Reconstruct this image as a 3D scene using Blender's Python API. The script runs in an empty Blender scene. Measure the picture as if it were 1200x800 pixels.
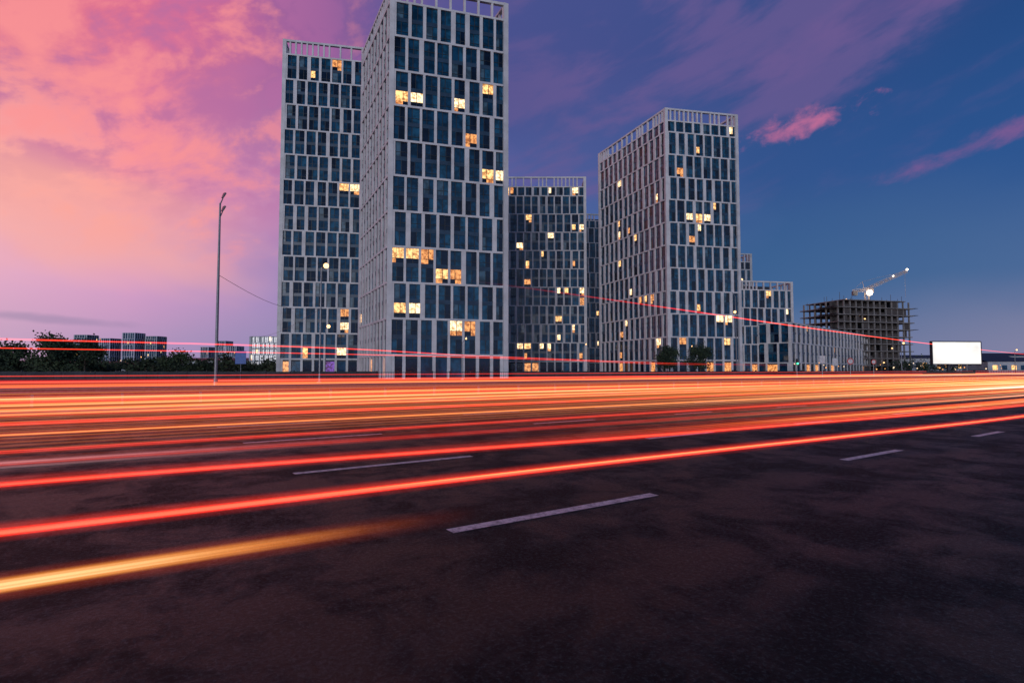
import bpy, math, random
from mathutils import Vector, Matrix
random.seed(7)
sc=bpy.context.scene
sc.view_settings.view_transform='Standard'; sc.view_settings.look='None'; sc.view_settings.exposure=0

def lin(c):
    return tuple(((v/255)/12.92 if v/255<=0.04045 else ((v/255+0.055)/1.055)**2.4) for v in c[:3])+(1,)

class NB:
    def __init__(s,nt): s.nt=nt
    def n(s,t,**k):
        x=s.nt.nodes.new(t)
        for a,b in k.items(): setattr(x,a,b)
        return x
    def put(s,sock,v):
        if hasattr(v,'is_output') : s.nt.links.new(v,sock)
        else: sock.default_value=v
    def m(s,op,a,b=0.0,c=0.0,clamp=False):
        x=s.n('ShaderNodeMath',operation=op); x.use_clamp=clamp
        s.put(x.inputs[0],a); s.put(x.inputs[1],b); s.put(x.inputs[2],c)
        return x.outputs[0]
    def sm(s,v,a,b,lo=0.0,hi=1.0):
        x=s.n('ShaderNodeMapRange',interpolation_type='SMOOTHSTEP')
        s.put(x.inputs[0],v); x.inputs[1].default_value=a; x.inputs[2].default_value=b
        x.inputs[3].default_value=lo; x.inputs[4].default_value=hi
        return x.outputs[0]
    def mix(s,f,a,b,bt='MIX'):
        x=s.n('ShaderNodeMix',data_type='RGBA',blend_type=bt)
        s.put(x.inputs[0],f); s.put(x.inputs[6],a); s.put(x.inputs[7],b)
        return x.outputs[2]
    def ramp(s,f,stops,interp='LINEAR'):
        x=s.n('ShaderNodeValToRGB'); r=x.color_ramp; r.interpolation=interp
        while len(r.elements)<len(stops): r.elements.new(0.5)
        for e,(p,c) in zip(r.elements,stops): e.position=p; e.color=c
        s.put(x.inputs[0],f); return x.outputs[0]
    def noise(s,vec,scale,detail=4,rough=0.5,dist=0.0,dim='3D'):
        x=s.n('ShaderNodeTexNoise'); x.noise_dimensions=dim
        if vec is not None: s.put(x.inputs['Vector'],vec)
        x.inputs['Scale'].default_value=scale; x.inputs['Detail'].default_value=detail
        x.inputs['Roughness'].default_value=rough; x.inputs['Distortion'].default_value=dist
        return x.outputs[0]
    def comb(s,x,y,z=0.0):
        c=s.n('ShaderNodeCombineXYZ'); s.put(c.inputs[0],x); s.put(c.inputs[1],y); s.put(c.inputs[2],z)
        return c.outputs[0]

# ------------------------------------------------------------ WORLD / SKY
w=bpy.data.worlds.new("World"); sc.world=w; w.use_nodes=True
nt=w.node_tree; nt.nodes.clear(); B=NB(nt)
tc=B.n('ShaderNodeTexCoord'); nrm=B.n('ShaderNodeVectorMath',operation='NORMALIZE')
nt.links.new(tc.outputs['Generated'],nrm.inputs[0])
sp=B.n('ShaderNodeSeparateXYZ'); nt.links.new(nrm.outputs[0],sp.inputs[0])
X,Y,Z=sp.outputs
az=B.m('ARCTAN2',X,Y); el=B.m('ARCSINE',Z)
a=B.m('MULTIPLY',B.m('ADD',az,1.0),0.5,clamp=True)
nbase=B.noise(B.comb(B.m('MULTIPLY',az,1.6),B.m('MULTIPLY',el,3.2),2.0),1.6,3,0.5,0.0,'2D')
aw=B.m('ADD',a,B.m('MULTIPLY',B.m('SUBTRACT',nbase,0.5),0.12))
elw=B.m('ADD',el,B.m('MULTIPLY',B.m('SUBTRACT',nbase,0.5),0.10))
P=[.13,.21,.29,.40,.50,.71,.87]
def rr(cs): return B.ramp(aw,[(p,lin(c)) for p,c in zip(P,cs)],'LINEAR')
r0=rr([(190,158,194),(170,146,190),(148,136,182),(122,124,172),(104,118,164),(92,116,158),(128,130,164)])
r1=rr([(224,168,200),(212,156,198),(174,142,192),(114,120,176),(80,108,162),(58,98,146),(72,104,152)])
r2=rr([(250,162,162),(248,146,158),(200,130,174),(116,106,168),(74,92,154),(50,84,142),(42,84,144)])
r3=rr([(224,110,140),(216,110,150),(164,98,156),(98,86,150),(70,80,142),(46,76,136),(34,72,130)])
c=B.mix(B.sm(elw,.02,.14),r0,r1); c=B.mix(B.sm(elw,.12,.32),c,r2); c=B.mix(B.sm(elw,.28,.5),c,r3)
uu=B.m('ADD',B.m('MULTIPLY',az,2.8),B.m('MULTIPLY',el,1.2)); vv=B.m('ADD',B.m('MULTIPLY',el,5.4),B.m('MULTIPLY',az,-2.2))
n1=B.noise(B.comb(uu,vv,0.3),1.9,7,0.57,0.25,'2D')
n1b=B.noise(B.comb(B.m('ADD',uu,7.0),B.m('MULTIPLY',vv,.7),4.3),6.5,4,0.55,0.0,'2D')
n1=B.m('ADD',B.m('MULTIPLY',n1,.74),B.m('MULTIPLY',n1b,.26))
left=B.sm(az,-.10,-.55)
hi=B.m('MULTIPLY',B.m('MULTIPLY',B.sm(n1,.47,.62),left),B.m('MULTIPLY',B.sm(el,.12,.25),.75))
c=B.mix(hi,c,lin((254,150,150)))
lo=B.m('MULTIPLY',B.m('MULTIPLY',B.sm(n1,.52,.39),left),B.m('MULTIPLY',B.sm(el,.16,.34),.72))
c=B.mix(lo,c,lin((182,108,162)))
def ell(a0,e0,wd,ht,tilt,k,nsc=7.0,sx=1.0,ny=2.4,det=5):
    da=B.m('SUBTRACT',az,a0)
    de=B.m('SUBTRACT',B.m('SUBTRACT',el,e0),B.m('MULTIPLY',da,tilt))
    p=B.m('POWER',B.m('ABSOLUTE',B.m('DIVIDE',da,wd)),2.0); q=B.m('POWER',B.m('ABSOLUTE',B.m('DIVIDE',de,ht)),2.0)
    d=B.m('SQRT',B.m('ADD',p,q))
    nn=B.noise(B.comb(B.m('ADD',B.m('MULTIPLY',da,sx),a0*17),B.m('MULTIPLY',de,ny)),nsc,det,.62,.2,'2D')
    return B.m('ADD',d,B.m('MULTIPLY',B.m('SUBTRACT',nn,.5),k))
d=ell(-.68,.21,.30,.11,-.1,1.2,3.0,det=3)
c=B.mix(B.m('MULTIPLY',B.sm(d,1.1,.1),.55),c,lin((255,178,156)))
edge=B.m('SUBTRACT',el,B.m('ADD',.31,B.m('MULTIPLY',B.m('SUBTRACT',az,.385),.30)))
n2=B.noise(B.comb(B.m('ADD',B.m('MULTIPLY',az,1.6),el),B.m('SUBTRACT',B.m('MULTIPLY',el,6.0),B.m('MULTIPLY',az,1.9)),5.0),2.0,6,.55,.2,'2D')
edge=B.m('ADD',edge,B.m('MULTIPLY',B.m('SUBTRACT',n2,.5),.30))
bank=B.m('MULTIPLY',B.sm(edge,-.03,.10),B.m('MULTIPLY',B.sm(az,-.35,.2),.75))
bank=B.m('MULTIPLY',bank,B.sm(n2,.40,.62,.12,1.0))
c=B.mix(bank,c,lin((106,90,146)))
d=ell(.62,.50,.22,.05,.25,1.5,5.0,det=5)
c=B.mix(B.m('MULTIPLY',B.sm(d,1.1,.1),.40),c,lin((130,94,150)))
d=ell(.475,.372,.085,.022,.14,2.6,24.0,1.0,1.5)
c=B.mix(B.m('MULTIPLY',B.sm(d,1.1,-.3),.9),c,lin((196,110,152)))
d=ell(.71,.305,.13,.018,.24,2.2,12.0,1.0,2.0)
c=B.mix(B.m('MULTIPLY',B.sm(d,1.1,-.2),.75),c,lin((140,92,148)))
d=ell(-.70,.070,.14,.008,-.05,1.4,9.0,det=3)
c=B.mix(B.m('MULTIPLY',B.sm(d,1.15,.2),.5),c,lin((140,128,168)))
c=B.mix(B.sm(el,.62,.95),c,lin((30,54,90)))
c=B.mix(B.sm(Y,.25,-.35),c,B.mix(B.sm(Z,0.0,.6),lin((138,162,208)),lin((30,56,96))))
c=B.mix(B.sm(Z,-.005,-.05),c,lin((34,40,54)))
sky=B.n('ShaderNodeTexSky',sky_type='NISHITA'); sky.sun_disc=False
sky.sun_elevation=math.radians(2.0); sky.sun_rotation=math.radians(-60)
c=B.mix(1.0,c,B.mix(1.0,sky.outputs[0],(0.005,0.005,0.005,1),'MULTIPLY'),'ADD')
bg=B.n('ShaderNodeBackground'); nt.links.new(c,bg.inputs[0]); bg.inputs[1].default_value=.98
out=B.n('ShaderNodeOutputWorld'); nt.links.new(bg.outputs[0],out.inputs[0])

sd=bpy.data.lights.new("facade_fill",'SUN'); sd.energy=1.5; sd.angle=math.radians(20); sd.color=(.95,.94,1.0)  # soft low fill added from behind the camera to brighten the facades
so=bpy.data.objects.new("facade_fill",sd); sc.collection.objects.link(so)
so.rotation_euler=Vector((.18,.96,-.045)).to_track_quat('-Z','Y').to_euler()

# ------------------------------------------------------------ MATERIALS
def nosamp(m):
    try: m.cycles.emission_sampling='NONE'
    except Exception: pass
def mat(name,col,rough=.7,metal=0,spec=.5,var=0.15,vs=3.0,bump=0.0,bs=40):
    m=bpy.data.materials.new(name); m.use_nodes=True; b=NB(m.node_tree)
    p=m.node_tree.nodes['Principled BSDF']; tc=b.n('ShaderNodeTexCoord')
    n=b.noise(tc.outputs['Object'],vs,3,.6)
    k=b.sm(n,.3,.7,1-var,1+var)
    cc=b.n('ShaderNodeVectorMath',operation='SCALE'); cc.inputs[0].default_value=col[:3]; b.put(cc.inputs['Scale'],k)
    b.put(p.inputs['Base Color'],cc.outputs[0])
    p.inputs['Roughness'].default_value=rough; p.inputs['Metallic'].default_value=metal
    p.inputs['Specular IOR Level'].default_value=spec
    if bump:
        bp=b.n('ShaderNodeBump'); bp.inputs['Strength'].default_value=bump; bp.inputs['Distance'].default_value=.02
        b.put(bp.inputs['Height'],b.noise(tc.outputs['Object'],bs,2,.7)); b.put(p.inputs['Normal'],bp.outputs[0])
    return m
def emis(name,col,st):
    m=bpy.data.materials.new(name); m.use_nodes=True; p=m.node_tree.nodes['Principled BSDF']
    p.inputs['Base Color'].default_value=(.02,.02,.02,1)
    p.inputs['Emission Color'].default_value=(*col,1); p.inputs['Emission Strength'].default_value=st
    nosamp(m)
    return m
def litwin(name,col,st):
    m=bpy.data.materials.new(name); m.use_nodes=True; b=NB(m.node_tree); p=m.node_tree.nodes['Principled BSDF']
    tc=b.n('ShaderNodeTexCoord')
    n=b.noise(tc.outputs['Object'],1.6,3,.7)
    col2=b.mix(b.sm(n,.38,.60),(col[0]*.35,col[1]*.25,col[2]*.18,1),(*col,1))
    b.put(p.inputs['Emission Color'],col2); p.inputs['Emission Strength'].default_value=st
    p.inputs['Base Color'].default_value=(.03,.03,.03,1); p.inputs['Roughness'].default_value=.15
    nosamp(m)
    return m
def glass(name,col,rough):
    m=bpy.data.materials.new(name); m.use_nodes=True; b=NB(m.node_tree); p=m.node_tree.nodes['Principled BSDF']
    tc=b.n('ShaderNodeTexCoord'); n=b.noise(tc.outputs['Object'],.7,2,.6)
    b.put(p.inputs['Base Color'],b.mix(b.sm(n,.35,.65),(col[0]*.5,col[1]*.5,col[2]*.5,1),(col[0]*1.3,col[1]*1.3,col[2]*1.3,1)))
    p.inputs['Roughness'].default_value=rough; p.inputs['Specular IOR Level'].default_value=.55
    return m
M_frame=mat('pale_cladding',(.62,.60,.62),.6,var=.12,vs=.4)
M_frame2=mat('grey_cladding',(.42,.44,.48),.6,var=.12,vs=.5)
M_span=mat('spandrel',(.022,.052,.095),.35,var=.3,vs=.4)
M_core=mat('core_wall',(.05,.06,.08),.7)
M_g=[glass('glass_a',(.005,.048,.105),.08),glass('glass_b',(.012,.082,.155),.12),glass('glass_c',(.003,.010,.028),.06),glass('curtained_glass',(.06,.125,.18),.3)]
M_l=[litwin('lit_amber',(1,.58,.22),1.9),litwin('lit_warm',(1,.74,.42),2.3),litwin('lit_orange',(1,.42,.13),1.2),litwin('lit_violet',(.35,.14,.8),.6)]
M_mull=mat('window_frame',(.025,.03,.04),.5)
MATS=[M_frame,M_span,M_core,M_mull]
M_metal=mat('galvanised_steel',(.22,.23,.25),.45,metal=.6,vs=8)
M_dark=mat('dark_steel',(.04,.04,.05),.5,metal=.3)
M_conc=mat('raw_concrete',(.20,.185,.18),.85,var=.3,vs=.6,bump=.3,bs=8)
M_lampwarm=emis('lamp_glow',(1,.55,.22),3.5)
M_lampwhite=emis('worklight_glow',(1,.82,.58),9)

# ------------------------------------------------------------ MESH BUILDER
class MB:
    def __init__(s): s.v=[];s.f=[];s.m=[]
    def quad(s,pts,m=0):
        i=len(s.v); s.v+= [tuple(p) for p in pts]; s.f.append(tuple(range(i,i+len(pts)))); s.m.append(m)
    def box(s,o,ax,ay,az_,m=0):
        o=Vector(o); ax=Vector(ax); ay=Vector(ay); az_=Vector(az_)
        i=len(s.v)
        for k in (0,1):
            for (p,q) in ((0,0),(1,0),(1,1),(0,1)): s.v.append(tuple(o+ax*p+ay*q+az_*k))
        for f in ((0,3,2,1),(4,5,6,7),(0,1,5,4),(1,2,6,5),(2,3,7,6),(3,0,4,7)):
            s.f.append(tuple(i+j for j in f)); s.m.append(m)
    def abox(s,c,sx,sy,sz,m=0):
        s.box((c[0]-sx/2,c[1]-sy/2,c[2]-sz/2),(sx,0,0),(0,sy,0),(0,0,sz),m)
    def beam(s,a,b,r0,r1=None,m=0,n=6):
        a=Vector(a);b=Vector(b); r1=r0 if r1 is None else r1
        d=(b-a).normalized(); u=d.orthogonal().normalized(); v=d.cross(u)
        i=len(s.v)
        for p,r in((a,r0),(b,r1)):
            for k in range(n):
                t=2*math.pi*k/n; s.v.append(tuple(p+u*math.cos(t)*r+v*math.sin(t)*r))
        for k in range(n):
            s.f.append((i+k,i+(k+1)%n,i+n+(k+1)%n,i+n+k)); s.m.append(m)
        s.f.append(tuple(i+n-1-k for k in range(n))); s.m.append(m)
        s.f.append(tuple(i+n+k for k in range(n))); s.m.append(m)
    def globe(s,c,r,m=0):
        c=Vector(c); nu,nv=10,6; i=len(s.v)
        for a in range(nv+1):
            ph=math.pi*a/nv
            for k in range(nu):
                t=2*math.pi*k/nu; s.v.append(tuple(c+Vector((math.sin(ph)*math.cos(t),math.sin(ph)*math.sin(t),math.cos(ph)))*r))
        for a in range(nv):
            for k in range(nu):
                s.f.append((i+a*nu+k,i+(a+1)*nu+k,i+(a+1)*nu+(k+1)%nu,i+a*nu+(k+1)%nu)); s.m.append(m)
    def obj(s,name,mats,parent=None):
        me=bpy.data.meshes.new(name); me.from_pydata(s.v,[],s.f)
        for m in mats: me.materials.append(m)
        me.polygons.foreach_set('material_index',s.m); me.update()
        o=bpy.data.objects.new(name,me); sc.collection.objects.link(o)
        if parent: o.parent=parent
        return o
def empty(name):
    o=bpy.data.objects.new(name,None); sc.collection.objects.link(o); return o

# ------------------------------------------------------------ BUILDINGS
def face_side(F,W,G,p0,p1,fh,nf,nc,base,crown,rnd,litp,lits,stag=True,gap=.38,purple=()):
    p0=Vector((*p0,0));p1=Vector((*p1,0)); L=(p1-p0).length; t=(p1-p0)/L; o=Vector((t.y,-t.x,0)); up=Vector((0,0,1))
    def bx(mb,t0,t1,o0,o1,z0,z1,m): mb.box(p0+t*t0+o*o0+up*z0,t*(t1-t0),-(o*(o0-o1)),up*(z1-z0),m)
    cw=L/nc; top=base+nf*fh
    for g in range((nf+1)//2):
        z0=base+g*2*fh; z1=min(z0+2*fh,top)
        sh=((0.0,.20)[g%2]*cw) if stag else 0
        bx(F,.45,L-.45,0,.42,z0-.19,z0+.19,0)
        edges=[]
        for c in range(nc+ (1 if sh==0 else 0)):
            wdt=cw*rnd.choice([.16,.19,.22,.32])
            cc=c*cw+sh
            edges.append((max(.45,cc-wdt/2),min(L-.45,cc+wdt/2)))
        if sh>0 and edges[0][0]>.75: edges=[(.45-.01,.45)]+edges
        elif sh>0: edges[0]=(.45,edges[0][1])
        if edges[-1][1]<L-.45-.05: edges.append((L-.45-.01,L-.45))
        for (e0,e1) in edges:
            if e1-e0>.05: bx(F,e0,e1,0,.38,z0+.19,z1-.19,0)
        for f in range(2):
            fl=g*2+f
            if fl>=nf: break
            fz=base+fl*fh
            if f==1: bx(F,.45,L-.45,0,.12,fz-gap,fz+gap,1)
            for c in range(len(edges)-1):
                wl=edges[c][1]; wr=edges[c+1][0]
                if wr-wl<.25: continue
                zz0=fz+(.19 if f==0 else gap); zz1=fz+fh-(gap if (f==0 and fl+1<nf) else .19)
                lit=(fl,c) in lits or rnd.random()<litp
                mid=(wl+wr)/2+rnd.uniform(-.12,.12)*(wr-wl)
                m1=rnd.choice([4,4,5,4,5,6,7]); m2=rnd.choice([4,5,4,6])
                if lit:
                    m1=rnd.choice([8,8,9,9,10]); m2=m1 if (rnd.random()<.4 or (fl,c) in lits) else m2
                for (s0,s1,mm) in ((wl,mid,m1),(mid,wr,m2)):
                    jit=rnd.uniform(0,.03)
                    zb=zz0
                    if mm>=8:
                        zb=zz0+.80; G.quad([p0+t*s0+o*.02+up*zz0,p0+t*s1+o*.02+up*zz0,p0+t*s1+o*.02+up*zb,p0+t*s0+o*.02+up*zb],2 if rnd.random()<.7 else 6)
                    G.quad([p0+t*s0+o*(.02+jit)+up*zb,p0+t*s1+o*(.02)+up*zb,p0+t*s1+o*.02+up*zz1,p0+t*s0+o*(.02+jit)+up*zz1],mm-4)
                if wr-wl>.9: bx(W,mid-.05,mid+.05,.055,.13,zz0,zz1,0)
                if rnd.random()<.75: bx(W,wl+.02,wr-.02,.055,.12,zz0+.78,zz0+.86,0)
    bx(F,.45,L-.45,0,.42,top-.19,top+.19,0)
    if crown>0:
        for c in range(1,nc*2):
            cc=c*cw/2; 
            if c%2 and rnd.random()<.5: continue
            bx(F,cc-.2,cc+.2,-.15,.35,top+.19,top+crown-.5,0)
        bx(F,.45,L-.45,-.25,.42,top+crown-.5,top+crown,0)
    for c in range(nc+1):
        cc=min(max(c*cw,.75),L-.75); bx(F,cc-.28,cc+.28,0,.38,0,base-.19,0)
    for c in range(nc):
        m=rnd.choice([4,6,6,4,5,6,10,6]) if litp>0 else 6
        if c in purple: m=11
        G.quad([p0+t*(c*cw+.2)+o*.03+up*.3,p0+t*((c+1)*cw-.2)+o*.03+up*.3,p0+t*((c+1)*cw-.2)+o*.03+up*(base-.6),p0+t*(c*cw+.2)+o*.03+up*(base-.6)],m-4)
def tower(name,corners,fh,nf,ncs,base,crown,seed,litp,lits=(),frame=M_frame,penthouse=True,purple=()):
    rnd=random.Random(seed); root=empty(name); F=MB();W=MB();G=MB();C=MB()
    n=len(corners); top=base+nf*fh
    for i in range(n):
        face_side(F,W,G,corners[i],corners[(i+1)%n],fh,nf,ncs[i%len(ncs)],base,crown,rnd,litp,lits if i==0 else (),purple=purple if i==0 else ())
    cs=[Vector((*c,0)) for c in corners]
    C.quad([v+Vector((0,0,top)) for v in cs],2)
    for i in range(n):
        a_,b_=cs[i],cs[(i+1)%n]; C.quad([a_,b_,b_+Vector((0,0,top)),a_+Vector((0,0,top))],2)
        t=(b_-a_).normalized(); o=Vector((t.y,-t.x,0))
        F.box(a_-t*.45-o*.47,t*.9,o*.94,Vector((0,0,top+crown+.02)),0)
    ctr=sum(cs,Vector())/n
    if penthouse:
        q=[ctr+(v-ctr)*.55 for v in cs]; zt=top+min(crown,2.0)
        for i in range(n):
            C.quad([q[i]+Vector((0,0,top)),q[(i+1)%n]+Vector((0,0,top)),q[(i+1)%n]+Vector((0,0,zt)),q[i]+Vector((0,0,zt))],2)
        C.quad([v+Vector((0,0,zt)) for v in q],2)
    F.obj('facade_frame',[frame,M_span],root); W.obj('window_mullions',[M_mull],root)
    G.obj('windows',M_g+M_l,root); C.obj('core_walls',MATS,root)
    return root
def quadpoly(p0,p1,side):
    return [p0,p1,(p1[0]+side[0],p1[1]+side[1]),(p0[0]+side[0],p0[1]+side[1])]
big_l={(1,4),(1,5),(2,0),(2,1),(4,4),(4,3),(5,0),(5,1),(5,2),(10,6),(10,7),(12,5),(14,0),(14,1),(14,4),(15,6)}
tower('apartment_tower',quadpoly((-21.7,100),(-1.3,106),(-11.0,22.5)),3.2,20,[8,9,8,9],4.2,3.4,3,.003,big_l)
tower('apartment_tower',quadpoly((-57.4,140),(-33.5,144.8),(-4.5,24)),3.2,24,[9,9,9,9],4.2,3.8,5,.010,{(13,6),(13,5),(2,5),(3,5)},purple=(4,))
tower('apartment_tower',quadpoly((-4,196),(25.4,196),(1,26)),3.2,19,[11,9,11,9],4.4,3.6,8,.11,())
tower('apartment_tower',quadpoly((27,240),(46,243),(-2,20)),3.2,19,[7,7,7,7],4.4,3.0,9,.03,(),M_frame2)
tower('apartment_tower',quadpoly((43.2,156.8),(64.6,161.1),(-13.3,33.6)),3.2,21,[8,13,8,13],4.2,3.6,12,.045,{(12,3),(12,4),(16,1),(10,2),(3,5),(3,6)})
tower('apartment_tower',quadpoly((78,198),(99.6,202),(-3,20)),3.2,8,[8,7,8,7],4.0,3.2,15,.06,())
tower('apartment_tower',quadpoly((84,230),(98,232),(-3,16)),3.2,13,[5,6,5,6],4.0,3.5,16,.04,(),M_frame2)
tower('office_block',quadpoly((94,192),(198,300),(-14,14)),3.4,4,[30,5,30,5],3.9,.0,21,.04,(),M_frame,False)
tower('distant_apartment_block',quadpoly((-138,300),(-124,301),(0,14)),3.2,5,[6,6,6,6],3.0,.0,31,.06,(),M_frame2,False)
M_haze=mat('hazy_cladding',(.60,.58,.68),.8)  # distance haze put into the cladding colour of the far blocks
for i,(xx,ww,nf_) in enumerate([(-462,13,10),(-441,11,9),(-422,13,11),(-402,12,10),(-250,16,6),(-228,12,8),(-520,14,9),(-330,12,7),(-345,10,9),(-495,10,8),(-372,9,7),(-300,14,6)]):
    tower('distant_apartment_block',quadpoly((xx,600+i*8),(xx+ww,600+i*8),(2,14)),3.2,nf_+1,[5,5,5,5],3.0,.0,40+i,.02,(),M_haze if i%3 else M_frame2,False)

def construction():
    root=empty('unfinished_building'); S=MB(); x0,y0=148,258; wx,wy=42,22; ang=math.radians(14)
    ex=Vector((math.cos(ang),math.sin(ang),0)); ey=Vector((-math.sin(ang),math.cos(ang),0)); O=Vector((x0,y0,0)); up=Vector((0,0,1))
    r=random.Random(4); nf=10; fh=3.35
    for f in range(nf+1):
        ext=r.uniform(-.6,1.0) if f else 0
        a0=-.8+ext*.5; a1=wx+ext
        if f==nf: a0,a1=3,wx-4
        S.box(O+ex*a0-ey*.8+up*(f*fh-.2),ex*(a1-a0),ey*(wy+1.6),up*.4,0)
    for f in range(nf):
        for i in range(13):
            for j in range(4):
                p=O+ex*(.6+i*(wx-1.6)/12)+ey*(.4+j*(wy-1.2)/3)+up*(f*fh+.2)
                S.box(p,ex*.6,ey*.5,up*(fh-.4),0)
        for i in range(12):
            if r.random()<.5:
                S.box(O+ex*(1.2+i*(wx-1.6)/12)+ey*.5+up*(f*fh+.2),ex*((wx-1.6)/12-.6)*r.choice([.5,.96]),ey*.25,up*(fh-.4)*r.choice([.4,.98]),1)
        S.box(O+ex*(wx*.03)+ey*(wy*.25)+up*(f*fh+.2),ex*wx*.94,ey*.3,up*(fh-.4),1)
    for i in range(30):
        p=O+ex*r.uniform(0,wx)+ey*r.uniform(-.5,wy)+up*(nf*fh+.2 if r.random()<.6 else nf*fh-fh+.2)
        S.beam(p,p+up*r.uniform(1.4,4.2),.09,m=2)
    for f in (nf-1,nf-2,nf-4):
        S.box(O-ex*2.6-ey*1.0+up*(f*fh+.2),ex*2,ey*(wy*.5),up*.15,2)
        S.box(O+ex*(wx+.9)-ey*1.0+up*(f*fh+.2),ex*2.2,ey*(wy*.5),up*.15,2)
    S.obj('concrete_frame',[M_conc,mat('block_infill',(.07,.06,.06),.9),M_dark],root)
    Lg=MB()
    for (i,f) in ((1,9.6),(6,3),(3,7),(5,1)):
        Lg.abox(O+ex*(i*5)+ey*(-.2)+up*(f*fh+1.5),.5,.3,.4,0)
    Lg.obj('site_lamps',[M_lampwarm],root)
    cr=empty('tower_crane'); K=MB(); bx_,by_=O.x+wx*.55,O.y+wy*.5+4; H=39
    def lattice(a,b,wd,n,m=0):
        a=Vector(a);b=Vector(b); d=(b-a).normalized(); u=d.orthogonal().normalized(); v=d.cross(u)
        cs=[u*wd+v*wd,u*wd-v*wd,-u*wd-v*wd,-u*wd+v*wd]
        for q in cs: K.beam(a+q,b+q,.12,m=m,n=4)
        for i in range(n):
            p=a.lerp(b,i/n);p2=a.lerp(b,(i+1)/n)
            for k in range(4): K.beam(p+cs[k],p2+cs[(k+1)%4],.07,m=m,n=4)
    lattice((bx_,by_,0),(bx_,by_,H),.8,16)
    lattice((bx_-1,by_,H+1),(bx_+17,by_-4,H+9.5),.55,9)
    lattice((bx_-6,by_+1.5,H+.5),(bx_-1,by_,H+1),.5,4)
    K.abox((bx_-5,by_+1.5,H-.6),2.0,1.6,2.0,1); K.abox((bx_+1.6,by_-1,H+.5),1.5,1.5,1.9,0)
    K.beam((bx_-1,by_,H+1),(bx_-2,by_,H+5),.12); K.beam((bx_-2,by_,H+5),(bx_+17,by_-4,H+9.5),.05); K.beam((bx_-2,by_,H+5),(bx_-6,by_+1.5,H+.5),.05)
    K.beam((bx_+16,by_-3.8,H+9),(bx_+16,by_-3.8,H-3),.05)
    K.obj('crane_lattice',[mat('crane_paint',(.50,.40,.34),.5),M_conc],cr)
    Q=MB()
    for p,s_ in (((bx_-.5,by_-3,H-.8),1.3),((bx_+17,by_-4,H+10.2),.45),((bx_+11,by_-3,H+7.2),.3)):
        Q.globe(p,s_,0)
    Q.obj('crane_floodlights',[M_lampwhite],cr)
construction()

# ------------------------------------------------------------ ROAD SYSTEM  (s along the road, n across)
D=Vector((.825,.565,0)).normalized(); NN=Vector((-.565,.825,0)).normalized()
def R(s,n,z=0.0): return D*s+NN*n+Vector((0,0,z))
def strip(mb,s0,s1,n0,n1,z,m=0): mb.quad([R(s0,n0,z),R(s1,n0,z),R(s1,n1,z),R(s0,n1,z)],m)
g=MB(); g.quad([(-6000,-3000,-.016),(6000,-3000,-.016),(6000,9000,-.016),(-6000,9000,-.016)])
M_ground=mat('dusk_ground',(.035,.04,.032),.95,var=.5,vs=.06,bump=.4,bs=2); g.obj('ground',[M_ground])

def asphalt():
    m=bpy.data.materials.new('asphalt'); m.use_nodes=True; b=NB(m.node_tree); p=m.node_tree.nodes['Principled BSDF']
    tc=b.n('ShaderNodeTexCoord'); mp=b.n('ShaderNodeMapping'); b.put(mp.inputs[0],tc.outputs['Object'])
    mp.inputs['Rotation'].default_value=(0,0,-math.atan2(D.y,D.x))
    sepm=b.n('ShaderNodeVectorMath',operation='MULTIPLY'); b.put(sepm.inputs[0],mp.outputs[0]); sepm.inputs[1].default_value=(.12,1.0,1.0)
    V=mp.outputs[0]
    big=b.noise(sepm.outputs[0],.9,5,.65,.3,'2D')
    patch=b.noise(V,.8,8,.75,.2,'2D'); grit=b.noise(V,26,5,.92,0,'2D')
    base=b.ramp(big,[(.3,(.003,.012,.017,1)),(.5,(.008,.024,.032,1)),(.7,(.018,.044,.057,1))])
    base=b.mix(b.m('MULTIPLY',b.sm(patch,.52,.60),.85),base,(.0015,.005,.006,1))
    base=b.mix(b.m('MULTIPLY',b.sm(grit,.52,.64),.85),base,(.050,.105,.125,1))
    base=b.mix(b.m('MULTIPLY',b.sm(grit,.50,.39),.9),base,(.001,.003,.004,1))
    b.put(p.inputs['Base Color'],base)
    b.put(p.inputs['Roughness'],b.sm(patch,.40,.62,.48,.70)); p.inputs['Specular IOR Level'].default_value=.19
    p.inputs['Specular Tint'].default_value=(.30,.80,1.0,1)
    bp=b.n('ShaderNodeBump'); bp.inputs['Strength'].default_value=1.0; bp.inputs['Distance'].default_value=.04
    b.put(bp.inputs['Height'],grit); b.put(p.inputs['Normal'],bp.outputs[0])
    return m
r_=MB(); strip(r_,-160,900,-9,60,-.008); r_.obj('road',[asphalt()])
def paint():
    m=bpy.data.materials.new('worn_road_paint'); m.use_nodes=True; b=NB(m.node_tree); p=m.node_tree.nodes['Principled BSDF']
    tc=b.n('ShaderNodeTexCoord'); n=b.noise(tc.outputs['Object'],9,6,.8); n2=b.noise(tc.outputs['Object'],60,2,.7)
    f=b.m('ADD',b.sm(n,.38,.58),b.m('MULTIPLY',b.sm(n2,.62,.45),.3))
    b.put(p.inputs['Base Color'],b.mix(b.m('MINIMUM',b.m('MULTIPLY',f,.9),1.0),(.26,.30,.31,1),(.80,.86,.84,1)))
    p.inputs['Roughness'].default_value=.6
    return m
pm=MB()
dashes=[(2.74,5.72),(10.65,12.9),(17.0,18.9)]+[(23.5+k*6.4,25.7+k*6.4) for k in range(0,50)]+[(-5.2-k*7.8,-2.2-k*7.8) for k in range(1,12)]
for n_ in (5.1,9.25,13.7,17.9,22.1):
    for (a_,b_) in dashes:
        strip(pm,a_-(.5 if n_>5.2 else 0),b_-(.3 if n_>5.2 else 0),n_-.08,n_+.08,-.004)
for n_ in (26.3,33.7,58.5): strip(pm,-160,900,n_-.08,n_+.08,-.004)
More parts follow.
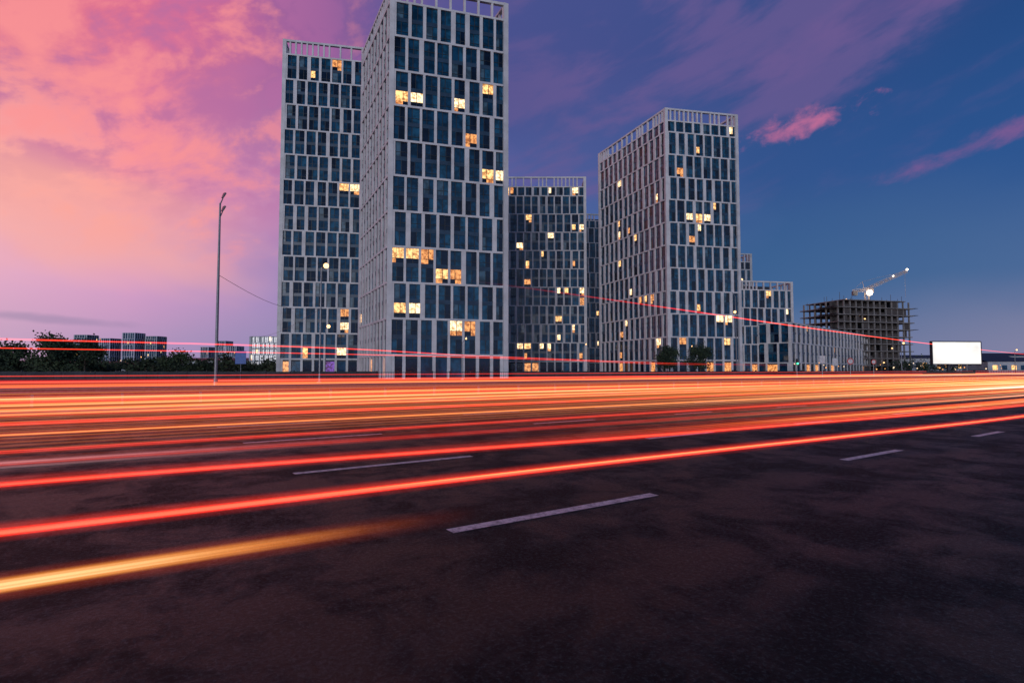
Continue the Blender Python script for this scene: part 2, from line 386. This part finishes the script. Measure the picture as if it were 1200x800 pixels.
for n_ in (38,42.2,46.4,50.6,54.6):
    for k in range(-12,60): strip(pm,k*9,k*9+3,n_-.07,n_+.07,-.004)
pm.obj('lane_markings',[paint()])
kb=MB(); kb.box(R(-160,27,-.008),D*1060,NN*.3,Vector((0,0,.14)));kb.box(R(-160,32.7,-.008),D*1060,NN*.3,Vector((0,0,.14)))
kb.box(R(-160,60,-.016),D*1060,NN*.3,Vector((0,0,.16))); kb.obj('kerb',[M_conc])
md=MB(); md.box(R(-160,27.3,-.01),D*1060,NN*5.4,Vector((0,0,.11))); md.obj('median_grass',[mat('dark_grass',(.03,.042,.02),.95,var=.5,vs=.6,bump=.6,bs=12)])
pv=MB(); pv.box(R(-160,60.3,-.012),D*1060,NN*4,Vector((0,0,.13))); pv.obj('pavement',[mat('paving',(.12,.12,.125),.85,var=.25,vs=.8)])

def guardrail(n_,s0,s1,z):
    G=MB()
    prof=[(0,.50),(.05,.55),(.0,.62),(.05,.69),(0,.76)]
    for i in range(4):
        (o0,h0),(o1,h1)=prof[i],prof[i+1]
        G.quad([R(s0,n_-o0,z+h0),R(s1,n_-o0,z+h0),R(s1,n_-o1,z+h1),R(s0,n_-o1,z+h1)])
    s=s0
    while s<s1:
        G.box(R(s,n_+.03,z-.02),D*.1,NN*.12,Vector((0,0,.75))); s+=3
    G.obj('guardrail',[M_metal])
guardrail(29.9,-150,700,.1)
def railing(n_,s0,s1,h):
    G=MB()
    for zz in (.25,h): G.box(R(s0,n_,zz),D*(s1-s0),NN*.05,Vector((0,0,.06)))
    s=s0
    while s<s1:
        G.box(R(s,n_+.0,.1),D*.08,NN*.08,Vector((0,0,h+.1))); 
        for k in range(1,8): G.box(R(s+k*.3,n_+.012,.31),D*.025,NN*.025,Vector((0,0,h-.31)))
        s+=2.4
    G.obj('railing_fence',[M_dark])
railing(63.5,-110,330,1.25)
wl=MB()
for k in range(46): wl.box((-130+k*5,93+k*.652,-.01),(4.85,.63,0),(-.04,.3,0),(0,0,1.25 if k%2 else 1.3)); wl.box((-130+k*5+4.86,93+k*.652+.6,-.01),(.13,.02,0),(-.06,.42,0),(0,0,1.5))
wl.obj('boundary_wall',[mat('wall_render',(.05,.052,.06),.9,var=.3,vs=.7)])

# ------------------------------------------------------------ LAMPS, SIGNS
def lamp(x,y,h,lit,ang=0.0,double=True,tilt=.55,reach=.7,glow=.0):
    root=empty('street_lamp'); S=MB(); up=Vector((0,0,1)); p=Vector((x,y,0))
    S.beam(p-up*.02,p+up*.9,.19,.17,n=12); S.beam(p+up*.9,p+up*(h*.5),.13,.11,n=12); S.beam(p+up*(h*.5),p+up*h,.11,.07,n=12)
    S.box(p+Vector((-.25,-.25,-.01)),(.5,0,0),(0,.5,0),(0,0,.12))
    d=Vector((math.cos(ang),math.sin(ang),0)); H=MB()
    for k,zz in ((1,0),(1,-1.1)) if double else ((1,0),):
        a_=p+up*(h+zz-.1); b_=a_+d*reach*.5+up*tilt
        S.beam(a_,b_,.05,.04,n=8)
        e=d*reach*.5+up*.8*tilt; sd_=d.cross(up)*.19; th=up*.05-d*.12
        q=b_
        v=[q-sd_*.6,q+sd_*.6,q+e+sd_,q+e-sd_]
        i=len(S.v); S.v+=[tuple(t) for t in v]+[tuple(t+th*(.7 if j<2 else 1)) for j,t in enumerate(v)]
        for f in ((0,1,2,3),(7,6,5,4),(0,4,5,1),(1,5,6,2),(2,6,7,3),(3,7,4,0)): S.f.append(tuple(i+j for j in f)); S.m.append(0)
        c_=q+e*.6+d*.015-up*.012; H.quad([c_-e*.3-sd_*.6,c_+e*.3-sd_*.6,c_+e*.3+sd_*.6,c_-e*.3+sd_*.6])
        if lit: H.globe(tuple(c_-up*.1),max(.13,glow),0)
    S.obj('pole_and_heads',[M_metal],root)
    H.obj('lamp_lens',[M_lampwarm if lit else mat('lens',(.5,.42,.42),.3)],root)
lamp(-23.9,46,15.2,False,ang=.9,tilt=.55,reach=.42)
lamp(-24.3,72,14.6,True,ang=.2,double=False,glow=.34,tilt=.3)
lamp(-41,125,10.5,True,ang=.2,double=False,glow=.40)
lamp(48.5,123,17.5,False,ang=2.6,double=False)
lamp(47,118,13.0,True,ang=2.6,double=False,glow=.28)
for k in range(4): lamp(*R(170+k*46,66)[:2],8.0,True,ang=-.9,double=False,glow=.25)
lamp(-8,92,6,True,double=False); lamp(14,112,6,True,double=False); lamp(38,122,6,True,double=False)

def sign(x,y,z,wd,ht,col,shape='rect',name='traffic_sign'):
    root=empty(name); S=MB(); S.beam((x,y,0),(x,y,z+ht*.5),.05,n=8,m=0)
    if shape=='rect':
        S.box((x-wd/2,y-.09,z-ht/2),(wd,0,0),(0,.03,0),(0,0,ht),1)
        S.box((x-wd/2+.08,y-.094,z-ht/2+.08),(wd-.16,0,0),(0,.003,0),(0,0,ht-.16),2)
    else:
        S.beam((x,y-.06,z),(x,y-.10,z),wd/2,m=1,n=24); S.beam((x,y-.10,z),(x,y-.105,z),wd*.36,m=2,n=24)
    S.obj('post_and_plate',[M_metal,mat('plate_'+str(x),col,.5),mat('plate_in_'+str(x),(.55,.55,.58) if col[2]<.3 or col[0]>.3 else col,.5)],root)
sign(49,90,3.2,.9,1.2,(.5,.5,.5)); sign(57,96,3.0,1.1,1.1,(.5,.05,.04),'round')
sign(-40,84,3.4,1.6,1.9,(.05,.12,.4)); sign(66,104,3,.9,.9,(.5,.05,.04),'round'); 
sign(76,134,3.4,1.4,1.8,(.5,.5,.5))
tl=empty('traffic_light'); S=MB(); S.beam((54,108,0),(54,108,3.4),.07,n=8); S.abox((54,107.85,3.1),.4,.25,1.1,1)
for k in range(3): S.beam((54,107.72,3.45-k*.35),(54,107.6,3.45-k*.35),.15,m=1 if k<2 else 2,n=12)
S.obj('pole_and_signal',[M_metal,M_dark,emis('green_signal',(.05,1,.35),5)],tl)

# billboard
bb=empty('billboard'); S=MB(); bx0,by0,bw,b0,b1=122,165,15.2,3.3,9.6
S.box((bx0,by0,b0),(bw,1.5,0),(-.06,.6,0),(0,0,b1-b0),0)
t_=Vector((bw,1.5,0)).normalized(); o_=Vector((t_.y,-t_.x,0))
P0=Vector((bx0,by0,b0))+o_*.06
for (a_,b_,c_,d_) in ((-.25,bw+.28,-.3,0),(-.25,bw+.28,b1-b0,b1-b0+.3)): S.box(P0+t_*a_+Vector((0,0,c_)),t_*(b_-a_),-o_*.8,Vector((0,0,d_-c_)),1)
for a_ in (-.28,bw+.08): S.box(P0+t_*a_,t_*.25,-o_*.8,Vector((0,0,b1-b0)),1)
for a_ in (5.2,): 
    c0=P0+t_*a_-o_*.5; S.beam((c0.x,c0.y,0),(c0.x,c0.y,b0-.28),.45,n=16,m=1)
    S.box(c0-t_*3-o_*.6+Vector((0,0,-.75)),t_*6,o_*.5,Vector((0,0,.4)),1)
for k in range(5):
    q=P0+t_*(1.5+k*3)+Vector((0,0,-.3)); S.beam(q,q+o_*1.3+Vector((0,0,-.2)),.04,m=1); e_=q+o_*1.3; S.abox((e_.x,e_.y,e_.z-.1),.4,.25,.15,1)
S.obj('structure',[M_metal,M_dark],bb)
S=MB(); S.quad([P0+o_*.01,P0+t_*bw+o_*.01,P0+t_*bw+o_*.01+Vector((0,0,b1-b0)),P0+o_*.01+Vector((0,0,b1-b0))])
mp_=emis('lit_poster',(1,.97,.93),1.0); b=NB(mp_.node_tree); pz=mp_.node_tree.nodes['Principled BSDF']
tcx=b.n('ShaderNodeTexCoord'); b.put(pz.inputs['Emission Strength'],b.sm(b.noise(tcx.outputs['Object'],.15,2),.3,.7,.9,1.3))
S.obj('lit_panel',[mp_],bb)

Q=MB(); r=random.Random(9)
for i in range(50):
    y_=r.uniform(180,520); x_=-r.uniform(.35,.95)*y_; Q.globe((x_,y_,r.uniform(2.5,6)),.22*y_/250,r.choice([0,0,1]))
for i in range(80):
    y_=r.uniform(150,420); x_=r.uniform(.45,.93)*y_; Q.globe((x_,y_,r.uniform(1.6,4)),r.uniform(.14,.28)*y_/250,r.choice([0,0,1]))
Q.obj('city_lights',[emis('city_amber',(1,.42,.12),1.8),emis('city_white',(1,.72,.45),1.5)])
for (x,y,wx,h) in ((-330,400,60,6),(-260,380,40,5),(-180,360,46,7),(250,330,70,8),(310,360,50,10),(215,250,24,5)):
    S=MB(); S.abox((x,y,h/2),wx,14,h,0); 
    S.quad([(x-wx/2-.5,y-7.5,h),(x+wx/2+.5,y-7.5,h),(x+wx/2+.5,y,h+2),(x-wx/2-.5,y,h+2)],1); S.quad([(x-wx/2-.5,y,h+2),(x+wx/2+.5,y,h+2),(x+wx/2+.5,y+7.5,h),(x-wx/2-.5,y+7.5,h)],1)
    k=x-wx/2+2
    while k<x+wx/2-3: S.quad([(k,y-7.03,h*.3),(k+2.2,y-7.03,h*.3),(k+2.2,y-7.03,h*.7),(k,y-7.03,h*.7)],2 if r.random()<.25 else 3); k+=4
    S.obj('warehouse',[M_frame2,M_dark,M_l[0],M_g[0]])
S=MB()
for (A_,B_) in ((Vector((-23.9,46,9.3)),Vector((-24.3,72,9.3))),(Vector((-24.3,72,9.3)),Vector((-60,130,9.0)))):
    pts=[A_.lerp(B_,t/14)+Vector((0,0,-1.1*math.sin(math.pi*t/14))) for t in range(15)]
    for p,q in zip(pts,pts[1:]): S.beam(p,q,.018,n=4)
S.obj('overhead_cable',[M_dark])

# ------------------------------------------------------------ TREES
M_bark=mat('bark',(.05,.04,.03),.95); 
M_leaf=[mat('foliage_dark',(.02,.035,.02),.9,var=.4),mat('foliage_mid',(.04,.065,.03),.9,var=.4),mat('foliage_light',(.06,.085,.04),.9,var=.4)]
def tree_into(T,x,y,h,wd,r,leaves=900,ls=.35,conic=False):
    th=h*.25; T.beam((x,y,-.05),(x+r.uniform(-.1,.1),y,th+.3),h*.03,h*.02,m=0,n=8)
    T.beam((x,y,th),(x,y,h*.8),h*.02,h*.006,m=0)
    cl=[]
    for i in range(16):
        a_=r.uniform(0,2*math.pi); t=r.random()
        zc=h*(.30+.56*t); rad=wd*.5*math.sqrt(max(0,1-(2*t-.75)**2*.6))*r.uniform(.25,.85)
        c_=Vector((x+math.cos(a_)*rad,y+math.sin(a_)*rad,zc)); cl.append((c_,wd*r.uniform(.10,.18),r.choice([1,1,2,3])))
        T.beam((x,y,max(th,zc-h*.2)),c_,h*.011,h*.003,m=0,n=5)
    for i in range(leaves):
        c_,rd,mm=r.choice(cl)
        d_=Vector((r.gauss(0,1),r.gauss(0,1),r.gauss(0,.75)))*rd*.75
        p=c_+d_; u=Vector((r.gauss(0,1),r.gauss(0,1),r.gauss(0,1))).normalized(); v=u.orthogonal().normalized()
        s_=ls*r.uniform(.5,1.2)
        T.quad([p-u*s_*.5,p+v*s_*.35,p+u*s_*.5,p-v*s_*.35],mm if r.random()<.8 else r.choice([1,2,3]))
r=random.Random(11)
def tree(x,y,h,wd,leaves=1500,ls=.4,conic=False):
    T=MB(); tree_into(T,x,y,h,wd,r,leaves,ls,conic); T.obj('tree',[M_bark]+M_leaf)
tree(33.5,121,7.0,6.0,3600,.42); tree(40.3,122,7.2,6.2,3600,.42)
tree(-89,110,9.0,8,3600,.5); tree(-84,112,7.4,6.5,2800,.5); tree(-95,108,6.8,7,2400,.5); tree(-101,110,5.6,6,2000,.5); tree(-66,112,5.6,5.5,2000,.45)
T=MB()
for i in range(150):
    y_=r.uniform(150,330); x_=-r.uniform(.38,1.05)*y_
    tree_into(T,x_,y_,r.uniform(3.0,6.0)*(.8+.15*y_/200),r.uniform(6,12),r,260,1.0)
for i in range(40):
    y_=r.uniform(230,420); x_=r.uniform(.66,1.0)*y_
    tree_into(T,x_,y_,r.uniform(4,7),r.uniform(6,11),r,160,1.0)
T.obj('tree_line',[M_bark]+M_leaf)

# ------------------------------------------------------------ LIGHT TRAILS
def trail_mat(name,edge,core,st,streaks,seed,lo=.12,pw=1.6):
    m=bpy.data.materials.new(name); m.use_nodes=True; nt=m.node_tree; nt.nodes.clear(); b=NB(nt)
    uv=b.n('ShaderNodeUVMap'); sp=b.n('ShaderNodeSeparateXYZ'); b.put(sp.inputs[0],uv.outputs[0]); u,v,_=sp.outputs
    prof=b.m('MULTIPLY',b.m('MULTIPLY',v,b.m('SUBTRACT',1.0,v)),4.0)
    prof=b.m('POWER',prof,pw)
    n=b.noise(b.comb(b.m('MULTIPLY',u,.012),b.m('ADD',b.m('MULTIPLY',v,streaks),seed*1.7)),1.0,3,.75,0,'2D')
    f=b.m('MULTIPLY',prof,b.sm(n,.36 if lo<.1 else .30,.70,lo,1.5))
    at=b.n('ShaderNodeAttribute',attribute_name='fade'); f=b.m('MULTIPLY',f,at.outputs['Fac'])
    e=b.n('ShaderNodeEmission'); b.put(e.inputs[0],b.mix(b.sm(f,.4,1.2),(*edge,1),(*core,1))); b.put(e.inputs[1],b.m('MULTIPLY',f,st))
    tr=b.n('ShaderNodeBsdfTransparent'); ad=b.n('ShaderNodeAddShader'); nt.links.new(e.outputs[0],ad.inputs[0]); nt.links.new(tr.outputs[0],ad.inputs[1])
    o=b.n('ShaderNodeOutputMaterial'); nt.links.new(ad.outputs[0],o.inputs[0])
    nosamp(m)
    return m
def smooth(t): t=max(0,min(1,t)); return t*t*(3-2*t)
TC=[0]
def trail(pts,th,edge,core,st,streaks=2.0,f0=None,f1=None,lo=.12,pw=1.6):
    TC[0]+=1
    S0,S1=pts[0][0],pts[-1][0]; samp=[]; s=S0
    while s<S1:
        samp.append(s); s+=max(.35,min(8,abs(s)*.06+.2))
    samp.append(S1)
    V=[];F=[];UV=[];FA=[]
    for s in samp:
        for i in range(len(pts)-1):
            if pts[i][0]<=s<=pts[i+1][0]: break
        t=(s-pts[i][0])/(pts[i+1][0]-pts[i][0])
        pm1=pts[max(i-1,0)];p0=pts[i];p1=pts[i+1];p2=pts[min(i+2,len(pts)-1)]
        def H(k):
            m0=(p1[k]-pm1[k])/(p1[0]-pm1[0])*(p1[0]-p0[0]); m1=(p2[k]-p0[k])/(p2[0]-p0[0])*(p1[0]-p0[0])
            return (2*t**3-3*t*t+1)*p0[k]+(t**3-2*t*t+t)*m0+(-2*t**3+3*t*t)*p1[k]+(t**3-t*t)*m1
        n_=H(1); z=H(2); fa=1.0
        if f0: fa*=smooth((s-f0[0])/(f0[1]-f0[0]))
        if f1: fa*=1-smooth((s-f1[0])/(f1[1]-f1[0]))
        V.append(tuple(R(s,n_,z-th/2))); V.append(tuple(R(s,n_,z+th/2))); FA+=[fa,fa]; UV.append(s)
    me=bpy.data.meshes.new('light_trail')
    F=[(2*i,2*i+2,2*i+3,2*i+1) for i in range(len(samp)-1)]
    me.from_pydata(V,[],F); ul=me.uv_layers.new(name='UVMap')
    for p in me.polygons:
        for li in p.loop_indices:
            vi=me.loops[li].vertex_index; ul.data[li].uv=(UV[vi//2],float(vi%2))
    at=me.attributes.new('fade','FLOAT','POINT')
    for i,v in enumerate(FA): at.data[i].value=v
    me.materials.append(trail_mat('trail_%d'%TC[0],edge,core,st,streaks,TC[0],lo,pw))
    o=bpy.data.objects.new('light_trail',me); sc.collection.objects.link(o)
RED=((1,.014,.006),(1,.09,.045)); ORG=((1,.095,.012),(1,.34,.09)); YEL=((1,.32,.04),(1,.72,.32)); WHT=((1,.40,.16),(1,.85,.62)); DRK=((.6,.02,.010),(.9,.05,.02))
near=[(-2.0,4.3,.7),(0,4.22,.7),(4,4.08,.7),(14,3.55,.7),(40,3.3,.7),(120,3.6,.7),(500,5,.7)]
trail(near,.056,*RED,1.6,2.0,lo=.8)
trail([(a,b+.01,c+.006) for a,b,c in near],.016,*ORG,1.4,1.0,lo=.8,f0=(-.6,3))
trail([(a,b+.02,c) for a,b,c in near],.13,*DRK,.40,1.5,lo=.7)
trail([(-1.6,3.22,.7),(0,3.2,.7),(2,3.12,.7),(3,3.0,.72)],.075,*YEL,1.0,1.5,f1=(-.3,1.4),lo=.8)
trail([(-1.6,3.26,.69),(2,3.14,.69),(3,3.0,.7)],.14,*ORG,.22,1.2,f1=(.0,2.0),lo=.7)
sec=[(-3,6.0,.7),(0,5.95,.7),(7,5.3,.7),(20,4.6,.7),(60,4.6,.7),(500,6,.7)]
trail(sec,.050,*RED,1.3,2.0,lo=.7)
trail([(a,b+.1,.76) for a,b,c in sec],.22,*ORG,.8,6,f0=(2,14),lo=.05)
trail([(a,b+.02,.71) for a,b,c in sec],.14,*DRK,.35,3,lo=.6)
trail([(-5,7.3,.7),(6,7.0,.7)],.12,(.5,.35,.4),(.9,.75,.8),.22,2,f1=(-1,3.5))
trail([(-5,7.7,.66),(30,6.6,.66),(60,6.4,.66)],.09,*DRK,.5,2,f1=(20,50),lo=.5)
rr_=random.Random(21)
for (n_,z,th,cc,st,sk) in ((8.6,.78,.45,ORG,.16,11),(11.4,.80,.75,ORG,.18,15),(15.5,.76,.8,ORG,.24,15),(20.5,.72,.9,RED,.26,15),(25.2,.70,.8,ORG,.28,13),(38,.62,.8,ORG,.32,13),(49,.60,.8,RED,.34,11)):
    trail([(-90,n_,z),(-10,n_,z),(10,n_*.985,z),(40,n_*.96,z),(160,n_*.95,z),(600,n_,z)],th,*cc,st,sk,lo=.0,pw=.7)
for (n_,z,th,cc,st) in ((9.3,.60,.06,RED,.8),(11.5,.62,.07,ORG,.7),(13.4,.64,.09,RED,1.1),(14.6,.72,.10,ORG,.9),(17.4,.66,.12,ORG,1.0),(20.0,.66,.12,YEL,.9),(22.6,.66,.20,RED,1.0),(24.8,.62,.14,YEL,.8),(36,.62,.25,ORG,1.0),(44,.62,.3,ORG,.9),(54,.7,.24,RED,1.5)):
    dn=rr_.uniform(-.10,.0)*n_*.6; f0=None
    if rr_.random()<.3: f0=(rr_.uniform(-10,6),rr_.uniform(10,26))
    trail([(-90,n_,z),(-10,n_,z),(10,n_+dn*.4,z),(40,n_+dn,z),(160,n_+dn,z),(600,n_+dn*.5,z)],th,*cc,st,rr_.choice([2,3,4]),f0=f0,lo=.4)
for (n_,z,th,cc,st,a_,b_) in ((6.3,.62,.16,ORG,1.2,8,32),(7.2,.68,.20,WHT,1.4,8,38),(8.6,.66,.24,ORG,1.4,6,42),(10.5,.7,.3,WHT,1.6,10,46),(14,.7,.5,YEL,1.3,10,56),(41,.65,.7,WHT,1.3,40,120)):
    trail([(a_-6,n_,z),(a_+20,n_*.95,z),(b_+60,n_*.93,z),(600,n_,z)],th,*cc,st,5,f0=(a_-4,b_),lo=.15)
trail([(4,11.0,3.6),(7.7,11.2,3.6),(28,14.6,3.6),(51,18,3.6),(97,23.4,3.6),(240,36,3.6)],.055,*RED,2.0,2,f0=(6,26),lo=.6)
trail([(-30,20,2.5),(-2.7,20.3,2.42),(6,21,2.4),(18,29,2.4),(60,44,2.3),(200,52,2.3)],.06,*RED,1.5,2,f1=(20,90),lo=.6)
trail([(-30,25,2.3),(-2.7,25.3,2.32),(10,26,2.3),(25,32,2.3),(60,46,2.2),(200,52,2.3)],.06,*DRK,1.4,2,f1=(30,90),lo=.6)
trail([(-60,45,1.2),(20,46,1.2),(120,50,1.2),(400,52,1.2)],.10,*RED,.9,2,lo=.6)

cam=bpy.data.cameras.new('camera'); co=bpy.data.objects.new('camera',cam); sc.collection.objects.link(co); sc.camera=co
cam.lens=20.01; cam.sensor_width=36; cam.clip_end=20000; cam.clip_start=.05
co.location=(0,0,1.6); co.rotation_euler=(math.radians(90+2.83),0,0)
